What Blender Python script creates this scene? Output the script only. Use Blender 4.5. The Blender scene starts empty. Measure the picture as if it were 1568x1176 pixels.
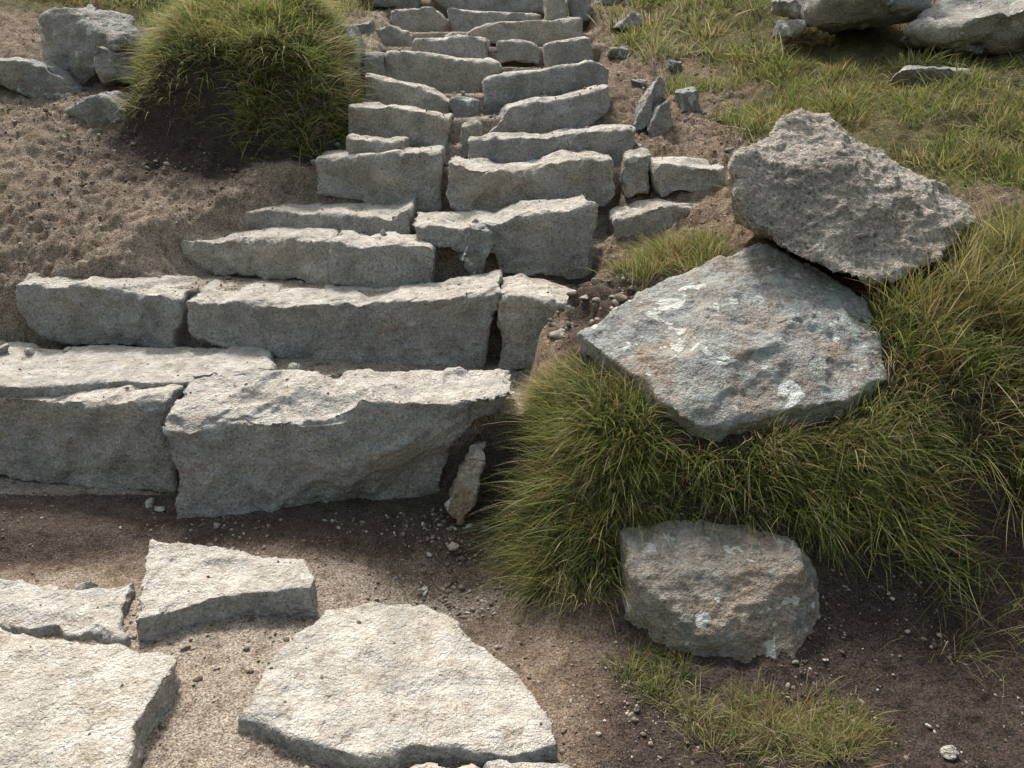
import bpy, bmesh, math, random
import numpy as np
from mathutils import Vector
rng=np.random.default_rng(7); random.seed(7)
SC=bpy.context.scene; COL=SC.collection
TAB=[rng.random((32,32,32))*2-1 for _ in range(4)]
def vn3(P,s,k=0):
    q=P/s+17.3*(k+1); i=np.floor(q).astype(int); f=q-i; f=f*f*(3-2*f); T=TAB[k%4]
    i0=i%32; i1=(i+1)%32
    x,y,z=f[:,0],f[:,1],f[:,2]
    def L(a,b,c): return T[a[:,0],b[:,1],c[:,2]]
    c00=L(i0,i0,i0)*(1-x)+L(i1,i0,i0)*x; c10=L(i0,i1,i0)*(1-x)+L(i1,i1,i0)*x
    c01=L(i0,i0,i1)*(1-x)+L(i1,i0,i1)*x; c11=L(i0,i1,i1)*(1-x)+L(i1,i1,i1)*x
    return (c00*(1-y)+c10*y)*(1-z)+(c01*(1-y)+c11*y)*z
def vn2(x,y,s,k=0):
    P=np.stack([x,y,np.full_like(x,.37*s)],1); return vn3(P,s,k)
def sst(a,b,v):
    t=np.clip((v-a)/(b-a),0,1); return t*t*(3-2*t)

# ------------------------------------------------------------------ terrain
CP=np.array([(-3,.3,-.03),(-1.5,.6,-.04),(0,.6,-.04),(1.5,.6,-.04),(-3,1.5,-.02),(-1.5,1.5,-.03),(-.5,1.2,-.03),(-.5,1.6,-.03),(-1,1.85,-.02),(.2,1.5,-.02),(.9,1.3,-.04),(1.6,1.45,-.01),
(-.5,2.15,-.01),(0.02,2.1,.01),(-1.2,2.3,0),(-2.5,2.45,.05),(-3,-3,-.5),(3,-3,-.6),(0,-3,-.55),
(-2.6,2.8,.36),(-2.3,3.15,.66),(-2.9,2.4,.15),(-1.8,3.3,.74),(-1.45,3.15,.66),(-1.5,3.5,.84),(-2.15,3.4,.88),(-2.4,3.7,1.05),(-2.6,4,1.2),(-1.25,3.7,.92),(-1.3,3.9,.98),(-.95,4.0,1.05),
(-1,4.6,1.3),(-1.1,5.2,1.5),(-1.4,6,1.75),(-2.6,4.9,1.5),(-2.5,6,1.85),(-4,4,1.4),(-4,6,2.1),(-4,2.5,.7),
(.1,1.87,0),(.15,2.0,.18),(.2,2.2,.40),(.22,2.4,.5),(.28,2.6,.56),(.35,1.8,.02),(.6,1.75,.02),(.6,1.93,.22),(.6,2.1,.44),(.6,2.4,.52),(.6,2.75,.68),
(1.3,1.75,0),(1.3,1.92,.22),(1.3,2.15,.48),(1.3,2.6,.74),(1.3,3,.88),(2,1.8,.03),(2,2.02,.3),(2,2.3,.6),(2,2.8,.88),(3,2,.2),(3,2.6,.85),
(.45,3,.68),(.6,3.3,.76),(.9,3.5,.92),(.75,3.9,1.05),(.8,4.4,1.18),(.85,5.2,1.42),(.9,6,1.68),(1.2,3.8,1.08),(1.3,3.3,.98),(1.1,4.4,1.22),(2,3.3,1.05),(2,4,1.28),(2.3,4.5,1.42),
(3.2,4,1.4),(1.6,5,1.48),(3,5.5,1.85),(1.5,6,1.8),(4.5,3,1.1),(4.5,6,2.2),(-4,9,3.1),(0,9,2.75),(4,9,3.1),(-6,14,4.8),(0,14,4.4),(6,14,4.8),
(-.3,2.6,.33),(-.3,3.0,.56),(-.2,3.4,.75),(-.2,3.75,.97),(-.1,4.3,1.15),(-.1,5.,1.4),(-.1,6,1.65)],float)
def U(r2): return np.where(r2>1e-12,.5*r2*np.log(np.maximum(r2,1e-12)),0)
n=len(CP); d2=((CP[:,None,:2]-CP[None,:,:2])**2).sum(-1)
A=np.zeros((n+3,n+3)); A[:n,:n]=U(d2)+np.eye(n)*.004; A[:n,n]=1;A[n,:n]=1;A[:n,n+1:]=CP[:,:2];A[n+1:,:n]=CP[:,:2].T
W=np.linalg.solve(A,np.concatenate([CP[:,2],np.zeros(3)]))
SY=[2.27,2.85,3.17,3.47,3.63,3.88,4.1,4.47,4.88,5.27,5.68,6.08,6.5]
SZ=[.325,.555,.69,.765,.965,1.04,1.15,1.25,1.385,1.5,1.6,1.7,1.84]
KY=[1.9,2.2,2.7,2.9,3.05,3.18,3.4,3.56,3.7,4.1,4.5,6.5,7]
KL=[-2.9,-2.8,-2.5,-2.25,-2.05,-1.45,-1.32,-1.0,-.93,-.82,-.8,-.8,-.8]
KR=[.0,.0,.05,.26,.3,.32,.42,.45,.47,.5,.52,.52,.52]
def H(x,y,noise=True):
    x=np.asarray(x,float);y=np.asarray(y,float)
    xc=np.clip(x,-5.5,5.5); yc=np.clip(y,-3,13.5)
    z=np.zeros_like(xc)
    for a in range(0,len(xc),40000):
        s=slice(a,a+40000)
        r2=(xc[s,None]-CP[None,:,0])**2+(yc[s,None]-CP[None,:,1])**2
        z[s]=U(r2)@W[:n]+W[n]+W[n+1]*xc[s]+W[n+2]*yc[s]
    z+=np.clip(y-13.5,0,50)*.33+np.clip(-3-y,0,60)*-.25
    m=np.exp(-(np.abs(x+1.36)/.48)**4-(np.abs(y-4.42)/.44)**6)
    z+=.44*m
    ys=y+.10*np.clip(x,-2.5,.2)*(1-sst(3.2,3.7,y))
    zt=np.zeros_like(z); prev=0.
    for yy,zz in zip(SY,SZ):
        zt+= (zz-prev)*sst(yy+.08,yy+.13,ys); prev=zz
    wob=.05*vn2(x,y,.3,1)
    fl=.10+.16*sst(2.9,3.2,y)*(1-sst(3.8,4.1,y))
    w=sst(-fl,.0,x+wob-np.interp(y,KY,KL))*(1-sst(.0,.07,x-np.interp(y,KY,KR)))*sst(2.05,2.2,y)*(1-sst(6.6,6.9,y))
    z=z*(1-w)+zt*w
    if noise:
        bank=(1-w)*sst(2.2,2.9,y)+sst(.1,.5,x)*.5
        bank=np.clip(bank,0,1)
        z+=(.004+.030*bank)*vn2(x,y,.33,0)+(.003+.020*bank)*vn2(x,y,.11,1)
        c=1-np.abs(vn2(x,y,.055,2)); z+=(.0035+.016*bank)*(c-.6)
        z+=(.0032+.013*bank)*vn2(x,y,.026,3)+(.0024+.007*bank)*vn2(x,y,.014,1)
    return z
def axis(lo,hi,segs,far,g=1.22):
    a=[lo]
    while a[-1]<hi:
        st=[s for (lim,s) in segs if a[-1]<lim][0]; a.append(a[-1]+st)
    l=[];s=.03;v=lo
    while v>-far: v-=s; l.append(v); s*=g
    r=[];s=.03;v=a[-1]
    while v<far: v+=s; r.append(v); s*=g
    return np.array(l[::-1]+a+r)
ax=axis(-3.1,3.0,[(-2.2,.014),(1.6,.0095),(9,.018)],300)
ay=axis(1.0,7.0,[(2.4,.0075),(3.4,.0095),(4.6,.012),(9,.022)],300)
GX,GY=np.meshgrid(ax,ay); gx=GX.ravel(); gy=GY.ravel(); gz=H(gx,gy)
nx,ny=len(ax),len(ay)
def mesh_np(name,V,F,mat,smooth=True,parent=None,col=None):
    V=np.asarray(V,np.float32)
    me=bpy.data.meshes.new(name); me.vertices.add(len(V)); me.vertices.foreach_set('co',V.ravel())
    if isinstance(F,tuple): loops,starts=F
    else:
        F=np.asarray(F,np.int32); loops=F.ravel(); starts=np.arange(len(F))*F.shape[1]
    me.loops.add(len(loops)); me.loops.foreach_set('vertex_index',np.asarray(loops,np.int32))
    me.polygons.add(len(starts)); me.polygons.foreach_set('loop_start',np.asarray(starts,np.int32))
    if smooth: me.polygons.foreach_set('use_smooth',np.ones(len(starts),bool))
    if col is not None:
        a=me.color_attributes.new('Col','FLOAT_COLOR','POINT')
        a.data.foreach_set('color',np.concatenate([col,np.ones((len(col),1))],1).astype(np.float32).ravel())
    me.update(calc_edges=True); me.validate()
    ob=bpy.data.objects.new(name,me); COL.objects.link(ob)
    if mat: me.materials.append(mat)
    if parent: ob.parent=parent
    return ob

# ------------------------------------------------------------------ node helpers
class NT:
    def __init__(s,name):
        s.m=bpy.data.materials.new(name); s.m.use_nodes=True; s.t=s.m.node_tree; s.t.nodes.clear()
        s.o=s.t.nodes.new('ShaderNodeOutputMaterial')
    def n(s,typ,**k):
        nd=s.t.nodes.new(typ)
        for a,b in k.items(): setattr(nd,a,b)
        return nd
    def l(s,a,b): s.t.links.new(a,b)
    def pos(s):
        if not hasattr(s,'_p'): s._p=s.n('ShaderNodeNewGeometry')
        return s._p.outputs['Position']
    def noise(s,scale,detail=3,rough=.6,out='Fac',dist=0):
        nd=s.n('ShaderNodeTexNoise'); nd.inputs['Scale'].default_value=scale; nd.inputs['Detail'].default_value=detail
        nd.inputs['Roughness'].default_value=rough; nd.inputs['Distortion'].default_value=dist; s.l(s.pos(),nd.inputs['Vector']); return nd.outputs[out]
    def ramp(s,v,stops):
        r=s.n('ShaderNodeValToRGB'); e=r.color_ramp.elements
        while len(e)<len(stops): e.new(.5)
        for q,(p,c) in zip(e,stops):
            q.position=p; q.color=(c,c,c,1) if not isinstance(c,tuple) else (*c,1)
        s.l(v,r.inputs[0]); return r.outputs[0]
    def mix(s,f,a,b,mode='MIX'):
        m=s.n('ShaderNodeMix',data_type='RGBA',blend_type=mode)
        for sock,v in ((m.inputs[0],f),(m.inputs[6],a),(m.inputs[7],b)):
            if isinstance(v,(int,float)): sock.default_value=v
            elif isinstance(v,tuple): sock.default_value=(*v,1)
            else: s.l(v,sock)
        return m.outputs[2]
    def math(s,op,a,b=0.,clamp=False):
        m=s.n('ShaderNodeMath',operation=op,use_clamp=clamp)
        for sock,v in ((m.inputs[0],a),(m.inputs[1],b)):
            if isinstance(v,(int,float)): sock.default_value=v
            else: s.l(v,sock)
        return m.outputs[0]
    def hsum(s,*tw):
        r=None
        for h,w in tw:
            q=s.math('MULTIPLY',h,w); r=q if r is None else s.math('ADD',r,q)
        return r
    def bump(s,h,strength,dist):
        b=s.n('ShaderNodeBump'); b.inputs['Strength'].default_value=strength; b.inputs['Distance'].default_value=dist
        s.l(h,b.inputs['Height']); return b.outputs[0]
    def fin(s,col,nrm=None,rough=.9,spec=.25):
        b=s.n('ShaderNodeBsdfPrincipled'); s.l(col,b.inputs['Base Color'])
        b.inputs['Roughness'].default_value=rough
        b.inputs['Specular IOR Level'].default_value=spec
        if nrm: s.l(nrm,b.inputs['Normal'])
        s.l(b.outputs[0],s.o.inputs[0]); return s.m

def stone_mat(name,dark=(.28,.28,.277),mid=(.43,.428,.42),lite=(.57,.56,.54),brown=(.43,.365,.29),bf=.35,dust=.85,speck=(.38,1.42),bstr=1.,lichen=0.,sps=110,spots=.625):
    t=NT(name)
    c=t.ramp(t.noise(7,4,.74),[(.32,dark),(.52,mid),(.70,lite)])
    c=t.mix(t.math('MULTIPLY',t.ramp(t.noise(3.1,2,.6,dist=.6),[(.48,0.),(.64,1.)]),bf),c,brown)
    sp=t.ramp(t.noise(sps,2,.8),[(.30,speck[0]),(.42,.86),(.56,1.02),(.68,speck[1])])
    c=t.mix(1.,c,sp,'MULTIPLY')
    oi=t.n('ShaderNodeObjectInfo')
    c=t.mix(1.,c,t.ramp(oi.outputs['Random'],[(0.,(.80,.82,.85)),(.5,(1.,.99,.98)),(1.,(1.08,1.03,.96))]),'MULTIPLY')
    if dust:
        sx=t.n('ShaderNodeSeparateXYZ'); t.l(t._p.outputs['Normal'],sx.inputs[0])
        a=t.ramp(sx.outputs['Z'],[(.66,0.),(.93,1.)])
        nn=t.noise(8,4,.72)
        b=t.ramp(nn,[(.36,.35),(.55,1.)])
        f=t.math('MULTIPLY',t.math('MULTIPLY',a,b),dust)
        dc=t.ramp(t.noise(17,4,.78),[(.33,(.34,.28,.22)),(.45,(.55,.50,.435)),(.60,(.72,.695,.65))])
        c=t.mix(f,c,dc)
    if lichen:
        l1=t.ramp(t.noise(13,4,.75),[(.50,0.),(.56,1.)])
        c=t.mix(t.math('MULTIPLY',l1,lichen),c,(.42,.48,.48))
        l3=t.ramp(t.noise(8.3,3,.62,dist=.3),[(spots,0.),(spots+.015,1.)])
        c=t.mix(t.math('MULTIPLY',l3,.85),c,(.62,.65,.63))
    h=t.hsum((t.noise(20,3,.75),1.),(t.noise(80,3,.8),.6),(t.noise(300,1,.7),.25))
    return t.fin(c,t.bump(h,bstr,.020),.88,.3)
M_STEP=stone_mat('hewn_granite')
M_SLAB=stone_mat('slab_granite',lite=(.60,.59,.565),dust=.8,bf=.2,speck=(.45,1.38))
M_ROCK=stone_mat('field_rock',dark=(.21,.21,.21),mid=(.35,.35,.345),lite=(.50,.495,.475),dust=.25,bf=.3,lichen=.2)
M_GRAN=stone_mat('coarse_granite',dark=(.24,.225,.215),mid=(.40,.375,.355),lite=(.56,.53,.50),brown=(.30,.24,.19),bf=.3,dust=.0,speck=(.28,1.8),bstr=1.,sps=80)
M_LICH=stone_mat('lichened_rock',dark=(.20,.205,.21),mid=(.31,.31,.30),lite=(.43,.42,.395),brown=(.36,.26,.19),bf=.7,dust=0,lichen=.45,bstr=.8,spots=.61)
M_LOW=stone_mat('buried_rock',dark=(.19,.175,.16),mid=(.33,.295,.26),lite=(.47,.44,.40),brown=(.31,.22,.15),bf=.6,dust=.1,lichen=.2,bstr=.9,spots=.60)

t=NT('soil'); at=t.n('ShaderNodeAttribute',attribute_name='Col'); sp=t.n('ShaderNodeSeparateColor'); t.l(at.outputs['Color'],sp.inputs[0])
nz=t.noise(16,6,.8)
c=t.ramp(nz,[(.3,(.105,.075,.054)),(.5,(.245,.185,.138)),(.72,(.41,.335,.265))])
n2=t.noise(70,3,.8)
c=t.mix(t.math('MULTIPLY',sp.outputs[1],t.ramp(nz,[(.36,.15),(.53,1.)])),c,t.mix(n2,(.29,.24,.19),(.58,.52,.45)))
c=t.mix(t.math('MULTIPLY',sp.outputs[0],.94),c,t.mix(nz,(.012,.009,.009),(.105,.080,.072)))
c=t.mix(sp.outputs[2],c,t.mix(nz,(.05,.055,.02),(.19,.165,.08)))
c=t.mix(1.,c,t.ramp(t.noise(170,1,.7),[(.3,.42),(.5,1.),(.7,1.6)]),'MULTIPLY')
h=t.hsum((t.noise(40,4,.8),1.),(t.noise(230,2,.75),.4))
M_SOIL=t.fin(c,t.bump(h,1.,.018),.97,.1)

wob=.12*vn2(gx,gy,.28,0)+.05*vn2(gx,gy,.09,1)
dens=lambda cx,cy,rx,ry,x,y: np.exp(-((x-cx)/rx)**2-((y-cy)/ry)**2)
dark_soil=sst(-.05,.35,gx+wob-.3*(gy-1.4))*(1-sst(2.7,3.1,gy))
dark_soil=np.maximum(dark_soil,.85*sst(.12,.24,gx+wob*.5)*sst(2.0,2.2,gy)*(1-sst(2.75,3.,gy)))
dark_soil=np.maximum(dark_soil,.85*sst(1.98,2.12,gy+wob*.6)*(gy<2.4)*(gx>-2.2)*(gx<.1))  # darker soil band along the foot of the lowest step
dark_soil=np.maximum(dark_soil,.6*dens(-.1,1.85,.3,.3,gx,gy))  # soft darker patch of ground beside the front tussock
dark_soil=np.maximum(dark_soil,1.3*np.exp(-(np.abs(gx+wob+1.38)/.66)**6-(np.abs(gy+wob-4.13)/.40)**6)).clip(0,1)
inst=sst(-.35,.1,gx+wob-np.interp(gy,KY,KL))*(1-sst(-.03,.06,gx+wob*.5-np.interp(gy,KY,KR)))
sand=inst*sst(2.2,2.35,gy)*.8+ (1-sst(1.85,2.1,gy+wob))*(1-sst(-.35,.1,gx+wob))*.85
sand+=.25*(1-inst)*(gx<0)*sst(2.6,3.2,gy)
turf=sst(.0,.35,gx+wob-np.interp(gy,[2.9,3.4,3.9,4.4,5.5,7,12],[.9,1.05,1.1,1.12,.8,.8,.8]))*sst(2.9,3.2,gy)*.85
turf=np.maximum(turf,sst(0,.3,-1.2-gx)*sst(5.0,5.6,gy)); turf=np.maximum(turf,sst(6.8,7.6,gy))
turf=np.maximum(turf,(gy<.2)*.8)
idx=np.arange(nx*ny).reshape(ny,nx)
F=np.stack([idx[:-1,:-1],idx[:-1,1:],idx[1:,1:],idx[1:,:-1]],-1).reshape(-1,4)
ground=mesh_np('ground',np.stack([gx,gy,gz],1),F,M_SOIL,col=np.stack([dark_soil,sand.clip(0,1),turf.clip(0,1)],1))

# ------------------------------------------------------------------ stones
def finish_stone(name,bm,voxel,mat,chips,cd,nz=1.0,edges=None,flat=True,cuts=()):
    bmesh.ops.recalc_face_normals(bm,faces=bm.faces[:])
    me=bpy.data.meshes.new(name); bm.to_mesh(me); bm.free()
    ob=bpy.data.objects.new(name+'_tmp',me); COL.objects.link(ob)
    md=ob.modifiers.new('r','REMESH'); md.mode='VOXEL'; md.voxel_size=voxel
    dg=bpy.context.evaluated_depsgraph_get(); me2=bpy.data.meshes.new_from_object(ob.evaluated_get(dg))
    bpy.data.objects.remove(ob); bpy.data.meshes.remove(me); me2.name=name
    N=len(me2.vertices); P=np.empty(N*3,np.float32); me2.vertices.foreach_get('co',P); P=P.reshape(-1,3).astype(float)
    Nn=np.empty(N*3,np.float32); me2.vertices.foreach_get('normal',Nn); Nn=Nn.reshape(-1,3).astype(float)
    cen=P.mean(0); sz=P.max(0)-P.min(0); S=float(np.sort(sz)[1])
    fm=np.where(Nn[:,2]>.7,.5,1.) if flat else 1.
    P+=Nn*((.010*vn3(P,.25,0)+.007*vn3(P,.12,1))*cd*fm+.001)[:,None]
    for (pt,nr,r,mx) in cuts:
        pt=np.array(pt,float); nr=np.array(nr,float); nr/=np.linalg.norm(nr)
        d=(P-pt)@nr; ds=np.linalg.norm(P-pt,axis=1); m=(d>0)&(ds<r)
        P[m]-=nr*(np.minimum(d[m],mx)*np.clip((r-ds[m])/(.3*r),0,1))[:,None]
    P0=P.copy()
    def chip(v,nr,dd,r,mx):
        d=(P-(v-nr*dd))@nr; ds=np.linalg.norm(P-v,axis=1)
        m=(d>0)&(ds<r)&((Nn@nr)>.1)
        w=np.clip((r-ds[m])/(.14*r),0,1)
        P[m]-=nr*(np.minimum(d[m],mx)*w)[:,None]
    for k in range(int(chips*2)):
        i=rng.integers(N)
        if flat and Nn[i,2]>.8 and rng.random()<.6: continue
        nr=Nn[i]+rng.normal(0,.26,3); nr/=np.linalg.norm(nr)
        chip(P[i].copy(),nr,rng.uniform(.001,.008)*cd,rng.uniform(.03,.18)*min(1.,S/.3),.014*cd)
    if edges is not None:
        for k in range(int(chips*.8)):
            a=rng.integers(len(edges)-1); tt=rng.random(); e=edges[a]*(1-tt)+edges[a+1]*tt
            nr=np.array([rng.normal(0,.4),-.75,.65+rng.normal(0,.2)]); nr/=np.linalg.norm(nr)
            chip(e,nr,rng.uniform(-.006,.009)*cd,rng.uniform(.02,.09),.02*cd)
    D=P-P0; dl=np.linalg.norm(D,axis=1)+1e-9; lim=.028*cd; P=P0+D*(lim*np.tanh(dl/lim)/dl)[:,None]
    r1=1-2*np.abs(vn3(P,.05,1)); r2=1-2*np.abs(vn3(P,.026,2))
    fz=np.where(Nn[:,2]>.75,.6,1.) if flat else 1.
    P+=Nn*((.0040*vn3(P,.075,0)+.0036*r1+.0034*r2+.0032*vn3(P,.013,3))*nz*fz)[:,None]
    P-=cen; me2.vertices.foreach_set('co',P.astype(np.float32).ravel())
    me2.polygons.foreach_set('use_smooth',np.ones(len(me2.polygons),bool)); me2.materials.clear(); me2.materials.append(mat); me2.update()
    ob=bpy.data.objects.new(name,me2); ob.location=cen; COL.objects.link(ob)
    return ob
def prs(s): return [tuple(int(a)/1000 for a in p.split(',')) for p in s.split()]
def jag(pts,step,amp):
    r=[]; k=len(pts)
    for i in range(k):
        a=np.array(pts[i]);b=np.array(pts[(i+1)%k]); L=np.linalg.norm(b-a); m=max(1,int(L/step)); pr=np.array([-(b-a)[1],(b-a)[0]])/(L+1e-9)
        r.append(tuple(a))
        o=0
        for j in range(1,m):
            o=.6*o+rng.normal(0,amp); r.append(tuple(a+(b-a)*(j+rng.uniform(-.3,.3))/m+pr*o))
    return r
def prism(name,yl,yr,D,pts,voxel=.012,mat=None,chips=34,cd=1.,tb=None,low=.04,shr=.99,nz=1.,cuts=(),ja=.005):
    pts=jag(prs(pts),.06,ja); xs=[p[0] for p in pts]; zs=[p[1] for p in pts]; lo,hi=min(xs),max(xs); zm=(min(zs)+max(zs))/2; xm=(lo+hi)/2
    bm=bmesh.new(); f=[];b=[];e=[]
    for x,z in pts:
        y=yl+(yr-yl)*(x-lo)/(hi-lo); top=z>zm
        zz=z if top else z-low
        f.append(bm.verts.new((x,y+(.0 if top else -.01),zz)))
        zb=(tb if (tb is not None and top) else zz)
        b.append(bm.verts.new((xm+(x-xm)*shr,y+D,zb)))
        if top: e.append((x,y,z))
    bm.faces.new(f); bm.faces.new(b[::-1]); k=len(pts)
    for i in range(k): bm.faces.new((f[i],b[i],b[(i+1)%k],f[(i+1)%k]))
    bmesh.ops.triangulate(bm,faces=bm.faces[:])
    e=np.array(sorted(e))
    return finish_stone(name,bm,voxel,mat or M_STEP,chips,cd,nz,e if len(e)>1 else None,cuts=cuts)
def slab(name,z,pts,th=.1,voxel=.009,mat=None,chips=34,cd=.7,tilt=(0,0)):
    pts=jag(prs(pts),.05,.008); bm=bmesh.new(); cx=sum(p[0] for p in pts)/len(pts); cy=sum(p[1] for p in pts)/len(pts)
    t=[bm.verts.new((x,y,z+tilt[0]*(x-cx)+tilt[1]*(y-cy))) for x,y in pts]; b=[bm.verts.new((cx+(x-cx)*1.01,cy+(y-cy)*1.01,z-th)) for x,y in pts]
    bm.faces.new(t); bm.faces.new(b[::-1]); k=len(pts)
    for i in range(k): bm.faces.new((t[i],b[i],b[(i+1)%k],t[(i+1)%k]))
    bmesh.ops.triangulate(bm,faces=bm.faces[:])
    return finish_stone(name,bm,voxel,mat or M_SLAB,chips,cd,.9)
def hull(name,pts,voxel=.012,mat=None,chips=60,cd=1.2,nz=1.,cuts=()):
    bm=bmesh.new()
    for p in pts: bm.verts.new(p)
    r=bmesh.ops.convex_hull(bm,input=bm.verts[:])
    bmesh.ops.delete(bm,geom=list({g for g in r['geom_interior'] if isinstance(g,bmesh.types.BMVert)}),context='VERTS')
    return finish_stone(name,bm,voxel,mat or M_ROCK,chips,cd,nz,flat=False,cuts=cuts)
def blob(name,c,r,seed,n=16,voxel=.016,mat=None,cd=1.6):
    g=np.random.default_rng(seed); P=g.normal(size=(n,3)); P/=np.linalg.norm(P,axis=1)[:,None]
    P=np.sign(P)*np.abs(P)**.75; P/=np.abs(P).max()
    return hull(name,[tuple(np.array(c)+p*np.array(r)) for p in P],voxel,mat,50,cd,1.3)

st='stone_step'
prism(st,2.62,2.4,.46,'-2496,306 -1823,323 -1490,335 -1180,373 -1205,25 -1556,27 -1892,58 -2580,61',.0095,chips=90,tb=.365)
prism(st,2.27,2.3,.30,'-1148,331 -822,327 -729,404 -474,424 -200,421 23,434 -9,317 -96,282 -185,172 -235,-8 -554,-43 -826,-55 -1150,-12',.0074,chips=110,cd=1.3,tb=.41,
  cuts=[((-.42,2.285,.22),(.30,-.85,-.42),.62,.10),((-.62,2.27,.25),(-.22,-.95,-.15),.45,.03),((-.80,2.3,.335),(-.05,-.35,1.),.33,.05)])
prism(st,3.02,2.98,.3,'-2010,613 -1736,606 -1499,581 -1325,562 -1322,494 -1373,404 -1367,359 -1704,375 -1944,413 -2040,495',.010,chips=60,cd=1.1)
prism(st,2.95,2.8,.30,'-1292,563 -1090,557 -773,555 -410,584 -108,621 -42,646 -103,376 -115,327 -371,323 -794,345 -1061,376 -1298,435',.0085,chips=80)
prism(st,2.8,2.72,.28,'-45,617 39,640 159,613 291,572 235,470 128,355 -58,361',.009)
prism(st,3.38,3.2,.28,'-1472,702 -1194,723 -950,736 -768,736 -768,583 -1089,590 -1305,596 -1426,636',.010)
prism(st,3.14,3.12,.26,'-746,750 -544,741 -317,722 -331,585 -555,582 -752,599',.0095)
prism(st,3.25,3.18,.28,'-436,803 -79,801 43,852 340,896 350,658 292,615 -67,627 -88,719 -397,749',.010,chips=60)
prism(st,3.3,3.35,.25,'433,812 599,856 939,872 959,817 749,764 614,648 498,670 452,728',.011)
prism(st,3.55,3.38,.36,'-1374,802 -1128,810 -822,809 -525,802 -441,844 -440,744 -650,701 -981,728 -1354,745',.0105)
prism(st,3.72,3.66,.28,'-936,1009 -674,1033 -322,1051 -325,819 -355,788 -690,828 -937,869',.0115)
prism(st,3.55,3.55,.3,'-298,1016 -186,996 47,987 249,1038 467,1024 476,910 431,861 224,847 48,804 -250,799 -298,867',.011,chips=60)
prism(st,3.5,3.5,.24,'619,1011 791,1016 949,1011 958,921 656,904',.012)
prism(st,3.88,3.85,.25,'-226,1084 50,1091 592,1129 587,1057 507,984 239,998 -203,984',.012)
prism(st,3.75,3.75,.22,'-778,1108 -649,1097 -504,1085 -517,1015 -776,1027',.013)
prism(st,4.05,3.98,.3,'-812,1229 -589,1224 -395,1196 -300,1167 -331,1000 -534,1041 -731,1070 -822,1106',.013)
prism(st,4.15,4.15,.3,'-147,1129 -46,1198 119,1239 316,1264 484,1310 503,1208 386,1115 220,1084 -131,1072',.013)
prism(st,4.4,4.4,.3,'-797,1366 -568,1314 -334,1259 -337,1170 -575,1163 -798,1190',.014)
prism(st,4.5,4.5,.3,'-166,1331 21,1364 232,1393 424,1429 521,1387 510,1301 271,1228 57,1201 -86,1164 -165,1153',.014)
prism(st,4.85,4.85,.3,'-737,1476 -430,1455 -72,1434 -84,1357 -175,1329 -189,1214 -475,1265 -739,1336',.015)
prism(st,5.25,5.25,.3,'-623,1552 -340,1567 -138,1545 -139,1455 -619,1450',.016)
prism(st,5.25,5.25,.3,'-112,1537 65,1545 180,1508 174,1430 -106,1440',.016)
prism(st,5.2,5.2,.3,'192,1514 485,1566 509,1463 349,1396 200,1415',.016)
prism(st,5.6,5.6,.3,'-920,1622 -790,1637 -672,1598 -678,1472 -921,1472',.016)
prism(st,5.7,5.7,.3,'-455,1609 -17,1664 462,1680 465,1563 -106,1543 -435,1551',.016)
prism(st,6.0,6.0,.3,'-878,1734 -565,1775 -477,1684 -518,1569 -712,1557 -848,1601',.018)
prism(st,6.1,6.1,.3,'-459,1764 -112,1738 200,1722 200,1643 -441,1610',.018)
prism(st,6.0,6.0,.3,'222,1840 372,1824 385,1701 234,1689',.018)
prism(st,6.5,6.5,.3,'-1295,1903 -1002,1881 -706,1903 -711,1773 -961,1737 -1281,1755',.02)
prism(st,6.5,6.5,.3,'-681,1925 -216,1903 323,1947 326,1795 -415,1764',.02)
prism(st,6.9,6.9,.35,'-1150,2080 -500,2060 -490,1860 -1140,1860',.025)
prism(st,6.9,6.9,.35,'-470,2070 500,2090 510,1860 -470,1850',.025)
prism(st,7.3,7.3,.35,'-1000,2210 -250,2200 -240,2020 -1000,2010',.025)
prism(st,7.3,7.3,.35,'-220,2215 560,2230 560,2020 -220,2010',.025)
fs='packing_stone'
prism(fs,2.2,2.2,.14,'-229,89 -200,176 -145,260 -82,248 -105,114 -183,39',.009,M_LOW)
prism(fs,3.15,3.15,.13,'-226,707 -184,801 -91,801 -73,721 -106,633 -196,638',.009,M_ROCK,cd=1.2)
prism(fs,3.55,3.55,.16,'495,1038 624,1060 635,910 518,902',.012,M_ROCK)
prism(fs,3.95,3.95,.16,'-266,1145 -146,1163 -140,1084 -244,1016',.012,M_ROCK)
prism(fs,4.35,4.35,.16,'-324,1245 -166,1238 -167,1140 -327,1147',.013,M_ROCK)
prism(fs,4.75,4.75,.2,'-844,1468 -730,1462 -723,1349 -841,1359',.014,M_ROCK)
prism(fs,4.6,4.6,.3,'-1000,1613 -894,1623 -826,1501 -852,1352 -926,1240 -978,1468',.014,M_ROCK)
prism(fs,5.5,5.5,.2,'-1070,1645 -908,1665 -913,1479 -1006,1487',.016,M_ROCK)
prism(fs,6.1,6.1,.25,'-1317,1772 -1086,1751 -903,1722 -908,1637 -1115,1650 -1301,1660',.018,M_ROCK)
prism(fs,6.1,6.1,.25,'396,1855 580,1863 563,1709 410,1705',.018,M_ROCK)
prism(fs,5.2,5.2,.25,'-1285,1760 -1122,1731 -1081,1660 -1209,1630 -1284,1660',.016,M_ROCK)
ps='paving_slab'
slab(ps,.07,'-1631,1656 -1354,1631 -1115,1569 -838,1515 -827,1403 -845,1287 -812,1153 -788,1009 -1161,1009',.14,.0075)
slab(ps,.06,'-1133,2041 -875,1995 -619,1939 -562,1797 -672,1776 -785,1757 -916,1694 -1015,1649 -1079,1820',.12,.007)
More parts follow.
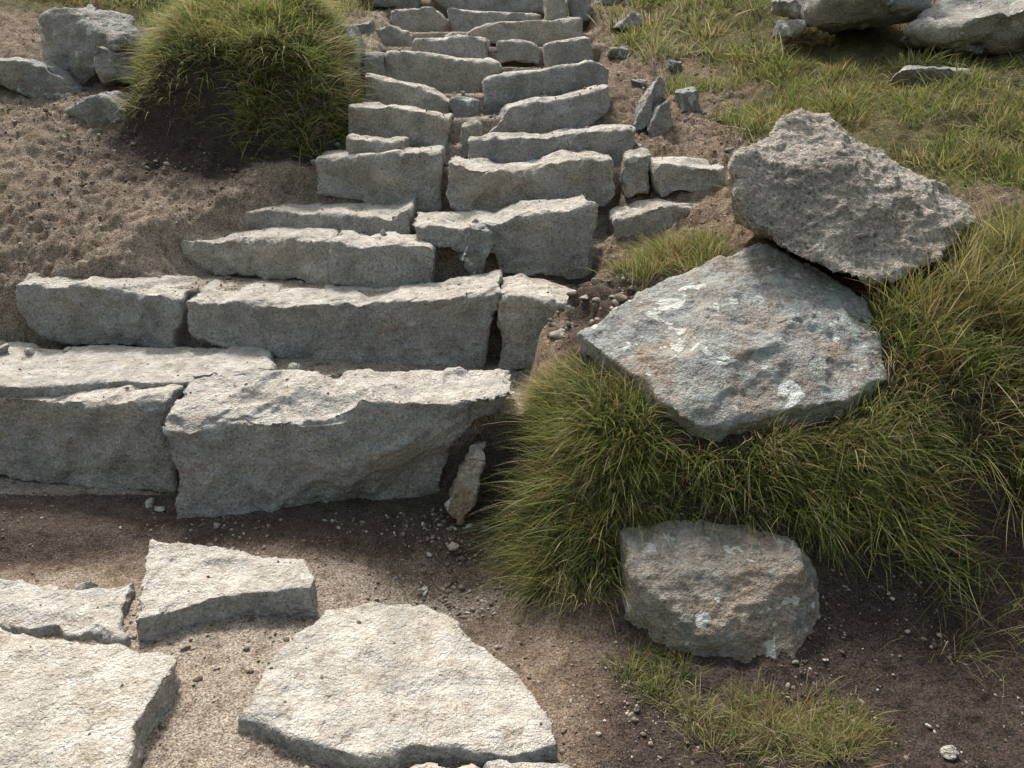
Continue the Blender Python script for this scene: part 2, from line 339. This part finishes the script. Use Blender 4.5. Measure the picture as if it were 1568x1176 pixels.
slab(ps,.022,'-643,1357 -621,1476 -607,1603 -519,1747 -398,1789 -258,1780 -150,1692 -67,1603 26,1498 64,1413 100,1343 99,1279 -64,1273 -196,1279 -322,1244 -510,1306',.1,.007,tilt=(0,-.02))
slab(ps,.004,'-484,1243 -322,1215 -211,1245 -72,1252 -46,1117 -462,1117',.08,.008)
slab(ps,.008,'-57,1255 126,1252 191,1194 194,1102 -39,1102',.08,.008)
slab(ps,.012,'-1529,1899 -1394,1868 -1122,1883 -1041,1640 -1164,1665 -1414,1720 -1694,1734 -1810,1883',.08,.0075,cd=1.2)
slab(ps,.37,'-2598,2928 -1549,2943 -992,2943 -903,2704 -1070,2561 -1829,2532 -2296,2532',.08,.0095,cd=.9)
B3=lambda s:[tuple(int(a)/1000 for a in p.split(',')) for p in s.split()]
GR=B3('749,2750,1131 768,2650,971 906,2550,860 1188,2450,749 1438,2550,815 1662,2750,895 1714,2900,926 1520,3000,1042 1359,3000,1114 1145,3000,1259 1054,3000,1275 925,2900,1204 939,2660,1035 1215,2600,949 1120,2720,1120')
GR+=[(.85,3.0,.85),(1.2,3.15,.8),(1.6,3.05,.8),(1.15,3.12,1.15),(1.45,3.15,1.0)]
hull('granite_boulder',GR,.0095,M_GRAN,90,1.2,1.3)
LI=B3('208,2420,601 339,2250,557 490,2050,476 564,2035,460 1003,2100,508 1169,2200,534 1195,2500,705 1062,2650,790 890,2780,830 464,2650,696 755,2320,662')
LI+=[(.25,2.6,.40),(.35,2.28,.36),(.55,2.07,.36),(1.05,2.16,.40),(1.1,2.75,.5),(.6,2.85,.5)]
hull('lichen_boulder',LI,.0095,M_LICH,60,1.,.9)
LO=B3('292,1900,205 552,1950,212 808,1900,190 795,1750,176 885,1850,86 905,1680,-38 731,1585,-40 512,1610,40 310,1740,138')
LO+=[(.3,1.75,-.1),(.73,1.57,-.14),(.9,1.9,-.1),(.5,2.05,.0),(.5,1.6,-.12)]
hull('half_buried_boulder',LO,.0085,M_LOW,60,.9)
rk='hillside_rock'
blob(rk,(-2.24,4.55,1.46),(.29,.25,.25),3,14,cd=1.2)
blob(rk,(-2.04,4.35,1.42),(.14,.14,.14),5,14,.014,cd=1.)
blob(rk,(-2.5,5.0,1.62),(.2,.2,.13),8,14,.016)
prism(rk,4.2,4.2,.3,'-2821,1451 -2565,1430 -2375,1406 -2201,1268 -2301,1195 -2594,1320 -2851,1345',.014,M_ROCK,30,1.2)
prism(rk,4.0,4.0,.25,'-2193,1202 -2106,1261 -2006,1285 -1909,1217 -1808,1073 -1927,1042',.013,M_ROCK,30,1.2)
prism(rk,4.1,4.1,.16,'594,1164 654,1257 727,1362 778,1332 767,1257 677,1149 646,1117',.012,M_SLAB,30,1.2)
prism(rk,4.0,4.0,.18,'645,1156 703,1232 780,1267 821,1156 760,1110 680,1110',.012,M_ROCK,30,1.2)
prism(rk,4.3,4.3,.18,'870,1279 988,1295 1014,1199 877,1199',.013,M_ROCK)
blob(rk,(-1.0,6.3,1.85),(.22,.2,.13),21,14,.018)
for i,(x,y,r) in enumerate([(.72,4.75,.06),(.66,5.3,.07),(.8,5.9,.1),(.95,5.0,.07),(.74,4.45,.05),(.9,4.1,.05),(.7,6.5,.13),(1.0,3.75,.05)]):
    z=float(H(np.array([x]),np.array([y]),False)[0]); blob(rk,(x,y,z+r*.25),(r*1.2,r,r*.8),60+i,12,max(.007,r*.1),None,.5)
wl='wall_boulder'
blob(wl,(2.02,4.9,1.78),(.34,.3,.24),11,18,.02,cd=1.5)
blob(wl,(2.62,4.62,1.66),(.52,.35,.27),12,20,.02,cd=2)
blob(wl,(2.85,4.35,1.36),(.26,.25,.16),13,16,.018)
blob(wl,(2.12,4.22,1.31),(.23,.2,.12),14,16,.016,cd=1.)
blob(wl,(1.72,5.1,1.72),(.2,.2,.10),15,14,.018)
blob(wl,(1.6,4.95,1.6),(.11,.12,.06),16,14,.014,cd=1)
blob(wl,(1.7,5.35,1.92),(.25,.2,.13),17,16,.02)
blob(wl,(2.4,4.5,1.45),(.16,.15,.08),18,14,.016)
blob(wl,(3.35,4.5,1.6),(.35,.3,.25),19,16,.02)
blob(wl,(2.4,3.4,1.12),(.2,.14,.08),20,14,.014)

bpy.context.view_layer.update(); DG=bpy.context.evaluated_depsgraph_get()
def cast(x,y,top=4.):
    return SC.ray_cast(DG,Vector((x,y,top)),Vector((0,0,-1)))

# ------------------------------------------------------------------ gravel
def ico(sub):
    bm=bmesh.new(); bmesh.ops.create_icosphere(bm,subdivisions=sub,radius=1); V=np.array([v.co[:] for v in bm.verts]); Fc=np.array([[v.index for v in f.verts] for f in bm.faces]); bm.free(); return V,Fc
def rocks(name,items,mat,sub,chips=9):
    V0,F0=ico(sub); Vs=[];Fs=[];o=0
    vari=[]
    for k in range(16):
        V=V0.copy()
        for c in range(chips):
            nr=rng.normal(size=3);nr/=np.linalg.norm(nr); dd=rng.uniform(.35,.8); d=V@nr-dd; m=d>0; V[m]-=nr*d[m][:,None]
        V+=rng.normal(0,.03,V.shape); V*=rng.uniform(.6,1.25,3)*np.array([1,1,.75]); vari.append(V)
    for (x,y,z,s) in items:
        V=vari[rng.integers(16)]; a=rng.uniform(0,6.28); ca,sa=math.cos(a),math.sin(a)
        R=np.array([[ca,-sa,0],[sa,ca,0],[0,0,1]]); Vs.append((V*s)@R.T+np.array([x,y,z+s*.2])); Fs.append(F0+o); o+=len(V0)
    return mesh_np(name,np.concatenate(Vs),np.concatenate(Fs),mat,smooth=False)
t=NT('pebbles')
oi=t.n('ShaderNodeNewGeometry'); 
c=t.ramp(oi.outputs['Random Per Island'],[(0.,(.11,.085,.065)),(.5,(.24,.20,.16)),(.85,(.35,.32,.28)),(1.,(.48,.46,.43))])
c=t.mix(1.,c,t.ramp(t.noise(160,1,.7),[(.3,.7),(.7,1.2)]),'MULTIPLY')
M_PEB=t.fin(c,None,.9,.25)
small=[];med=[]
def scatter(nn,x0,x1,y0,y1,smin,smax,lst,stonep=.15,thr=.5):
    for _ in range(nn):
        x=rng.uniform(x0,x1);y=rng.uniform(y0,y1)
        cl=vn2(np.array([x]),np.array([y]),.25,2)[0]
        if rng.random()>thr+.8*cl: continue
        h,loc,nor,i,ob,_m=cast(x,y)
        if not h: continue
        if ob.name!='ground':
            if 'boulder' in ob.name or rng.random()>stonep: continue
        if nor.z<.5: continue
        s=smin*(smax/smin)**(rng.random()**2.4); lst.append((x,y,loc.z,s))
scatter(18000,-2.2,1.3,1.1,2.35,.0016,.0075,small,.04)
scatter(10000,-2.4,.4,2.3,3.2,.002,.007,small,.14)
scatter(14000,-2.8,1.2,3.0,4.6,.003,.011,small,.08)
scatter(3000,-1,1.1,4.5,6.5,.004,.012,small,.1)
scatter(1300,-2.2,1.2,1.1,2.35,.006,.014,med,.02)
scatter(600,-2.4,.3,2.4,3.5,.006,.013,med,.12)
scatter(900,-2.8,1.2,3.2,5.2,.009,.024,med,.06)
scatter(360,-.3,.1,1.85,2.3,.006,.016,med,.0,.6)
scatter(200,-1.4,.0,2.1,2.28,.005,.011,med,.0,.6)
scatter(250,.1,.45,2.6,3.2,.008,.03,med,.1,.7)
rocks('gravel',small,M_PEB,1,5); rocks('scattered_pebbles',med,M_PEB,2,10)
big=[]
for x,y,s in [(-.83,2.77,.045),(-1.26,1.88,.06),(-1.38,1.89,.036),(-1.42,1.93,.022),(-.19,2.12,.036),(-.14,2.19,.02),(-.03,2.68,.026),(-.09,2.7,.02),(-1.27,2.33,.028),(-1.22,2.3,.02),(-.99,2.2,.02),(-1.9,2.86,.03),(-1.78,2.9,.025),(-.9,2.08,.012),(-.95,1.70,.018),(-1.03,1.67,.014),(1.02,1.32,.03),(.2,3.07,.03),(.3,3.1,.04),(.42,3.12,.03),(.38,2.98,.03),(-.55,3.3,.03),(-.9,3.2,.02),(-.95,3.85,.03),(.62,3.9,.03),(-2.0,2.85,.035),(-2.05,2.8,.03),(.33,2.85,.03),(.27,2.75,.02)]:
    h,loc,nor,i,ob,_m=cast(x,y); big.append((x,y,loc.z,s))
rocks('loose_rubble',big,M_SLAB,3,14)

# ------------------------------------------------------------------ grass
t=NT('grass_blades'); at=t.n('ShaderNodeAttribute',attribute_name='Col')
d=t.n('ShaderNodeBsdfPrincipled'); d.inputs['Roughness'].default_value=.55; d.inputs['Specular IOR Level'].default_value=.25; t.l(at.outputs['Color'],d.inputs['Base Color'])
tr=t.n('ShaderNodeBsdfTranslucent'); t.l(at.outputs['Color'],tr.inputs['Color'])
mx=t.n('ShaderNodeMixShader'); mx.inputs[0].default_value=.45; t.l(d.outputs[0],mx.inputs[1]); t.l(tr.outputs[0],mx.inputs[2]); t.l(mx.outputs[0],t.o.inputs[0])
M_GRASS=t.m
PAL=np.array([(.095,.145,.045),(.165,.235,.06),(.26,.34,.08),(.37,.36,.14),(.52,.45,.28),(.36,.22,.10)])
def Hn(x,y,e=.06):
    z=H(x,y,False); zx=(H(x+e,y,False)-H(x-e,y,False))/(2*e); zy=(H(x,y+e,False)-H(x,y-e,False))/(2*e)
    nn=np.stack([-zx,-zy,np.ones_like(zx)],1); nn/=np.linalg.norm(nn,axis=1)[:,None]; return nn
def grass(name,centers,per,rad,L,wd,droop,pal,spread=.6,segs=4,lift=1.,flow=.35):
    centers=np.asarray(centers,float); C=len(centers)
    if C==0: return
    ci=np.repeat(np.arange(C),per); n=len(ci)
    off=rng.normal(0,1,(n,2))*rad
    xy=centers[ci][:,:2]+off
    z=np.full(n,np.nan)
    for i in range(n):
        h,loc,nor,_i,ob,_m=cast(xy[i,0],xy[i,1])
        if not h: continue
        nm=ob.name
        if nm=='ground': z[i]=loc.z
    ok=~np.isnan(z); xy=xy[ok];z=z[ok];ci=ci[ok];off=off[ok];n=len(z)
    N=Hn(xy[:,0],xy[:,1])
    P0=np.stack([xy[:,0],xy[:,1],z-.006],1)
    out=np.concatenate([off/rad*spread,np.zeros((n,1))],1)
    dr=N*.45*lift+np.array([0,0,.75*lift])+out*.5+rng.normal(0,.28,(n,3))
    lean=rng.normal(0,.30,(C,3))[ci]; dr+=lean
    dr/=np.linalg.norm(dr,axis=1)[:,None]
    fl=N.copy(); fl[:,2]=0
    Lb=L*rng.uniform(.35,1.15,n)*rng.uniform(.5,1.4,C)[ci]
    gv=np.array([0,0,-1.])*droop+fl*flow*2+rng.normal(0,.20,(n,3))
    gv*=rng.uniform(.5,1.4,n)[:,None]
    side=np.cross(dr,rng.normal(size=(n,3))); side/=np.linalg.norm(side,axis=1)[:,None]+1e-9
    w=wd*rng.uniform(.6,1.3,n)
    K=segs; V=np.zeros((n,2*K+1,3)); 
    cb=rng.choice(len(PAL),size=C,p=pal); pick=rng.choice(len(PAL),size=n,p=pal); pick=np.where(rng.random(n)<.55,cb[ci],pick)
    base=PAL[pick]*rng.uniform(.65,1.3,(n,1)); CC=np.zeros((n,2*K+1,3)); tip=np.array([.42,.35,.17])
    tf=rng.uniform(0,.7,n)
    for k in range(K+1):
        tt=k/K; p=P0+Lb[:,None]*(dr*tt+gv*tt*tt*.5)
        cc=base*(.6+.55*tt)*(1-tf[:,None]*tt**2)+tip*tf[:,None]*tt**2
        if k<K:
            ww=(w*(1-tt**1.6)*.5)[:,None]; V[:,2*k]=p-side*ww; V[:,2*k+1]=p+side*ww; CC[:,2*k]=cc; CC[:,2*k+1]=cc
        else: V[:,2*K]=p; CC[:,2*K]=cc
    b=(np.arange(n)*(2*K+1))[:,None]
    per_l=[];pat=[]
    for k in range(K-1): pat+= [2*k,2*k+1,2*k+3,2*k+2]; per_l.append(4)
    pat+=[2*K-2,2*K-1,2*K]; per_l.append(3)
    loops=(b+np.array(pat)[None]).ravel(); ln=np.tile(per_l,n); starts=np.concatenate([[0],np.cumsum(ln)[:-1]])
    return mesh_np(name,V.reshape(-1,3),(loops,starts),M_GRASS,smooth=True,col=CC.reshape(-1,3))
def pick(n,f,x0,x1,y0,y1):
    r=[]; g=0
    while len(r)<n and g<n*60:
        g+=1; x=rng.uniform(x0,x1);y=rng.uniform(y0,y1)
        if rng.random()<f(x,y): r.append((x,y))
    return r
G=[.22,.29,.21,.12,.08,.08]; BR=[.08,.24,.34,.18,.12,.04]; YE=[.05,.11,.17,.24,.25,.18]; ST=[.03,.09,.18,.24,.36,.10]
ell=lambda cx,cy,rx,ry:(lambda x,y:float(((x-cx)/rx)**2+((y-cy)/ry)**2<1))
grass('grass_tussock',pick(90,ell(.19,2.08,.17,.27),-.1,.5,1.75,2.45),80,.022,.15,.0030,.95,G,.8,5)
grass('grass_tussock',pick(34,ell(.35,2.17,.14,.1),.1,.5,2.0,2.35),70,.025,.15,.0032,.7,G,.7,5)
grass('grass_tussock',pick(26,ell(.17,2.38,.1,.1),.0,.4,2.2,2.5),60,.022,.10,.003,.5,YE,.7,4)
grass('grass_tussock',pick(145,lambda x,y:float(1.86+.10*math.exp(-((x-.6)/.28)**2)<y<2.12+.06*max(0,x-.9)),.25,1.25,1.8,2.3),75,.025,.14,.0030,1.05,G,.7,5)
grass('grass_tussock',pick(46,lambda x,y:1.,.45,1.2,2.0,2.12),60,.022,.13,.0028,.35,YE,.7,4,lift=1.3)
grass('grass_tussock',pick(240,lambda x,y:float(y>1.88+.05*math.sin(9*x)),1.0,2.5,1.84,2.75),72,.032,.20,.0032,.9,[.17,.24,.2,.13,.13,.13],.7,5)
grass('grass_tussock',pick(75,lambda x,y:1.,1.15,2.0,2.35,2.8),60,.03,.25,.003,.5,YE,.7,5)
grass('grass_tussock',pick(60,ell(.66,2.92,.24,.16),.4,.95,2.7,3.15),70,.028,.12,.003,.6,YE,.7,4)
grass('grass_clump',pick(14,ell(.37,1.56,.09,.08),.2,.5,1.4,1.7),80,.022,.065,.0026,.7,BR,.9,4)
grass('grass_clump',pick(44,ell(.64,1.41,.25,.11),.3,.95,1.25,1.6),85,.026,.085,.0022,.8,ST,1.,4)
grass('grass_clump',pick(16,lambda x,y:1.,1.1,1.5,1.6,1.8),25,.03,.16,.002,.9,ST,1.,4)
lim=lambda y:np.interp(y,[3,3.4,3.9,4.4,5.0,5.6,7,12],[.98,1.05,1.08,1.08,.84,.74,.75,.8])
def hf(x,y):
    if x<lim(y)+.08*math.sin(9*y): return 0
    return float(.12+.88*sst(-.3,.25,vn2(np.array([x]),np.array([y]),.28,3))[0])
grass('hillside_grass',pick(620,hf,.6,3.4,3.05,4.9),55,.036,.115,.0042,.7,[.12,.22,.24,.2,.15,.07],.9,3)
grass('hillside_grass',pick(500,hf,.6,4.2,4.9,7.5),45,.055,.15,.007,.7,[.12,.22,.24,.2,.15,.07],.9,3)
grass('hillside_grass',pick(260,lambda x,y:float(x<-1.15-.1*math.sin(6*y) and (y>5.2+.25*abs(x+1.4))),-4.0,-1.1,5.1,8.),45,.07,.15,.007,.6,[.08,.2,.28,.22,.16,.06],.7,3)
def mf(x,y):
    q=(abs(x+1.36)/.53)**3+(abs(y-4.52)/.46)**3
    return float(q<.95)*(.6+.4*math.sin(9*x+2)*math.sin(8*y))
grass('mound_grass',pick(230,mf,-2,-.8,4.12,5.05),85,.03,.16,.0042,.95,[.06,.19,.34,.21,.15,.05],1.1,5)
grass('mound_grass',pick(52,lambda x,y:1.,-1.35,-.88,3.93,4.18),55,.028,.15,.004,1.1,[.08,.22,.28,.2,.17,.05],.8,5)
grass('mound_grass',pick(16,lambda x,y:1.,-1.9,-1.3,4.0,4.14),40,.028,.14,.004,1.3,[.1,.22,.26,.2,.17,.05],.8,5)
grass('dry_grass_litter',pick(140,lambda x,y:1.,-.3,1.4,1.2,2.1),5,.05,.06,.0014,1.2,[0,0,0,.1,.6,.3],1.,4,lift=.3)
grass('dry_grass_litter',[(-1.33,2.1),(-1.28,2.12)],3,.02,.2,.0014,1.2,[0,0,0,.1,.6,.3],1.,5,lift=.3)

# ------------------------------------------------------------------ light, sky, camera
el=math.radians(54); az=math.radians(-20)
dirv=Vector((math.sin(az)*math.cos(el),math.cos(az)*math.cos(el),math.sin(el)))
sl=bpy.data.lights.new('sun','SUN'); sl.energy=3.9; sl.angle=math.radians(8); sl.color=(1,.975,.94)
so=bpy.data.objects.new('sun',sl); so.rotation_euler=dirv.to_track_quat('Z','Y').to_euler(); so.location=(0,0,8); COL.objects.link(so)
w=bpy.data.worlds.new('World'); SC.world=w; w.use_nodes=True; nt=w.node_tree
bg=nt.nodes['Background']; sk=nt.nodes.new('ShaderNodeTexSky'); sk.sky_type='NISHITA'; sk.sun_disc=False; sk.sun_elevation=el; sk.sun_rotation=az%(2*math.pi)
sk.dust_density=7; sk.air_density=2.6; sk.ozone_density=.5
nt.links.new(sk.outputs[0],bg.inputs[0]); bg.inputs[1].default_value=.15
ca=bpy.data.cameras.new('camera'); ca.sensor_width=36; ca.lens=27.18; ca.clip_start=.05; ca.clip_end=1000
co=bpy.data.objects.new('camera',ca); co.location=(0,0,1.45); co.rotation_euler=(math.radians(67),0,0); COL.objects.link(co); SC.camera=co
SC.view_settings.view_transform='Standard'; SC.view_settings.look='None'; SC.view_settings.exposure=0
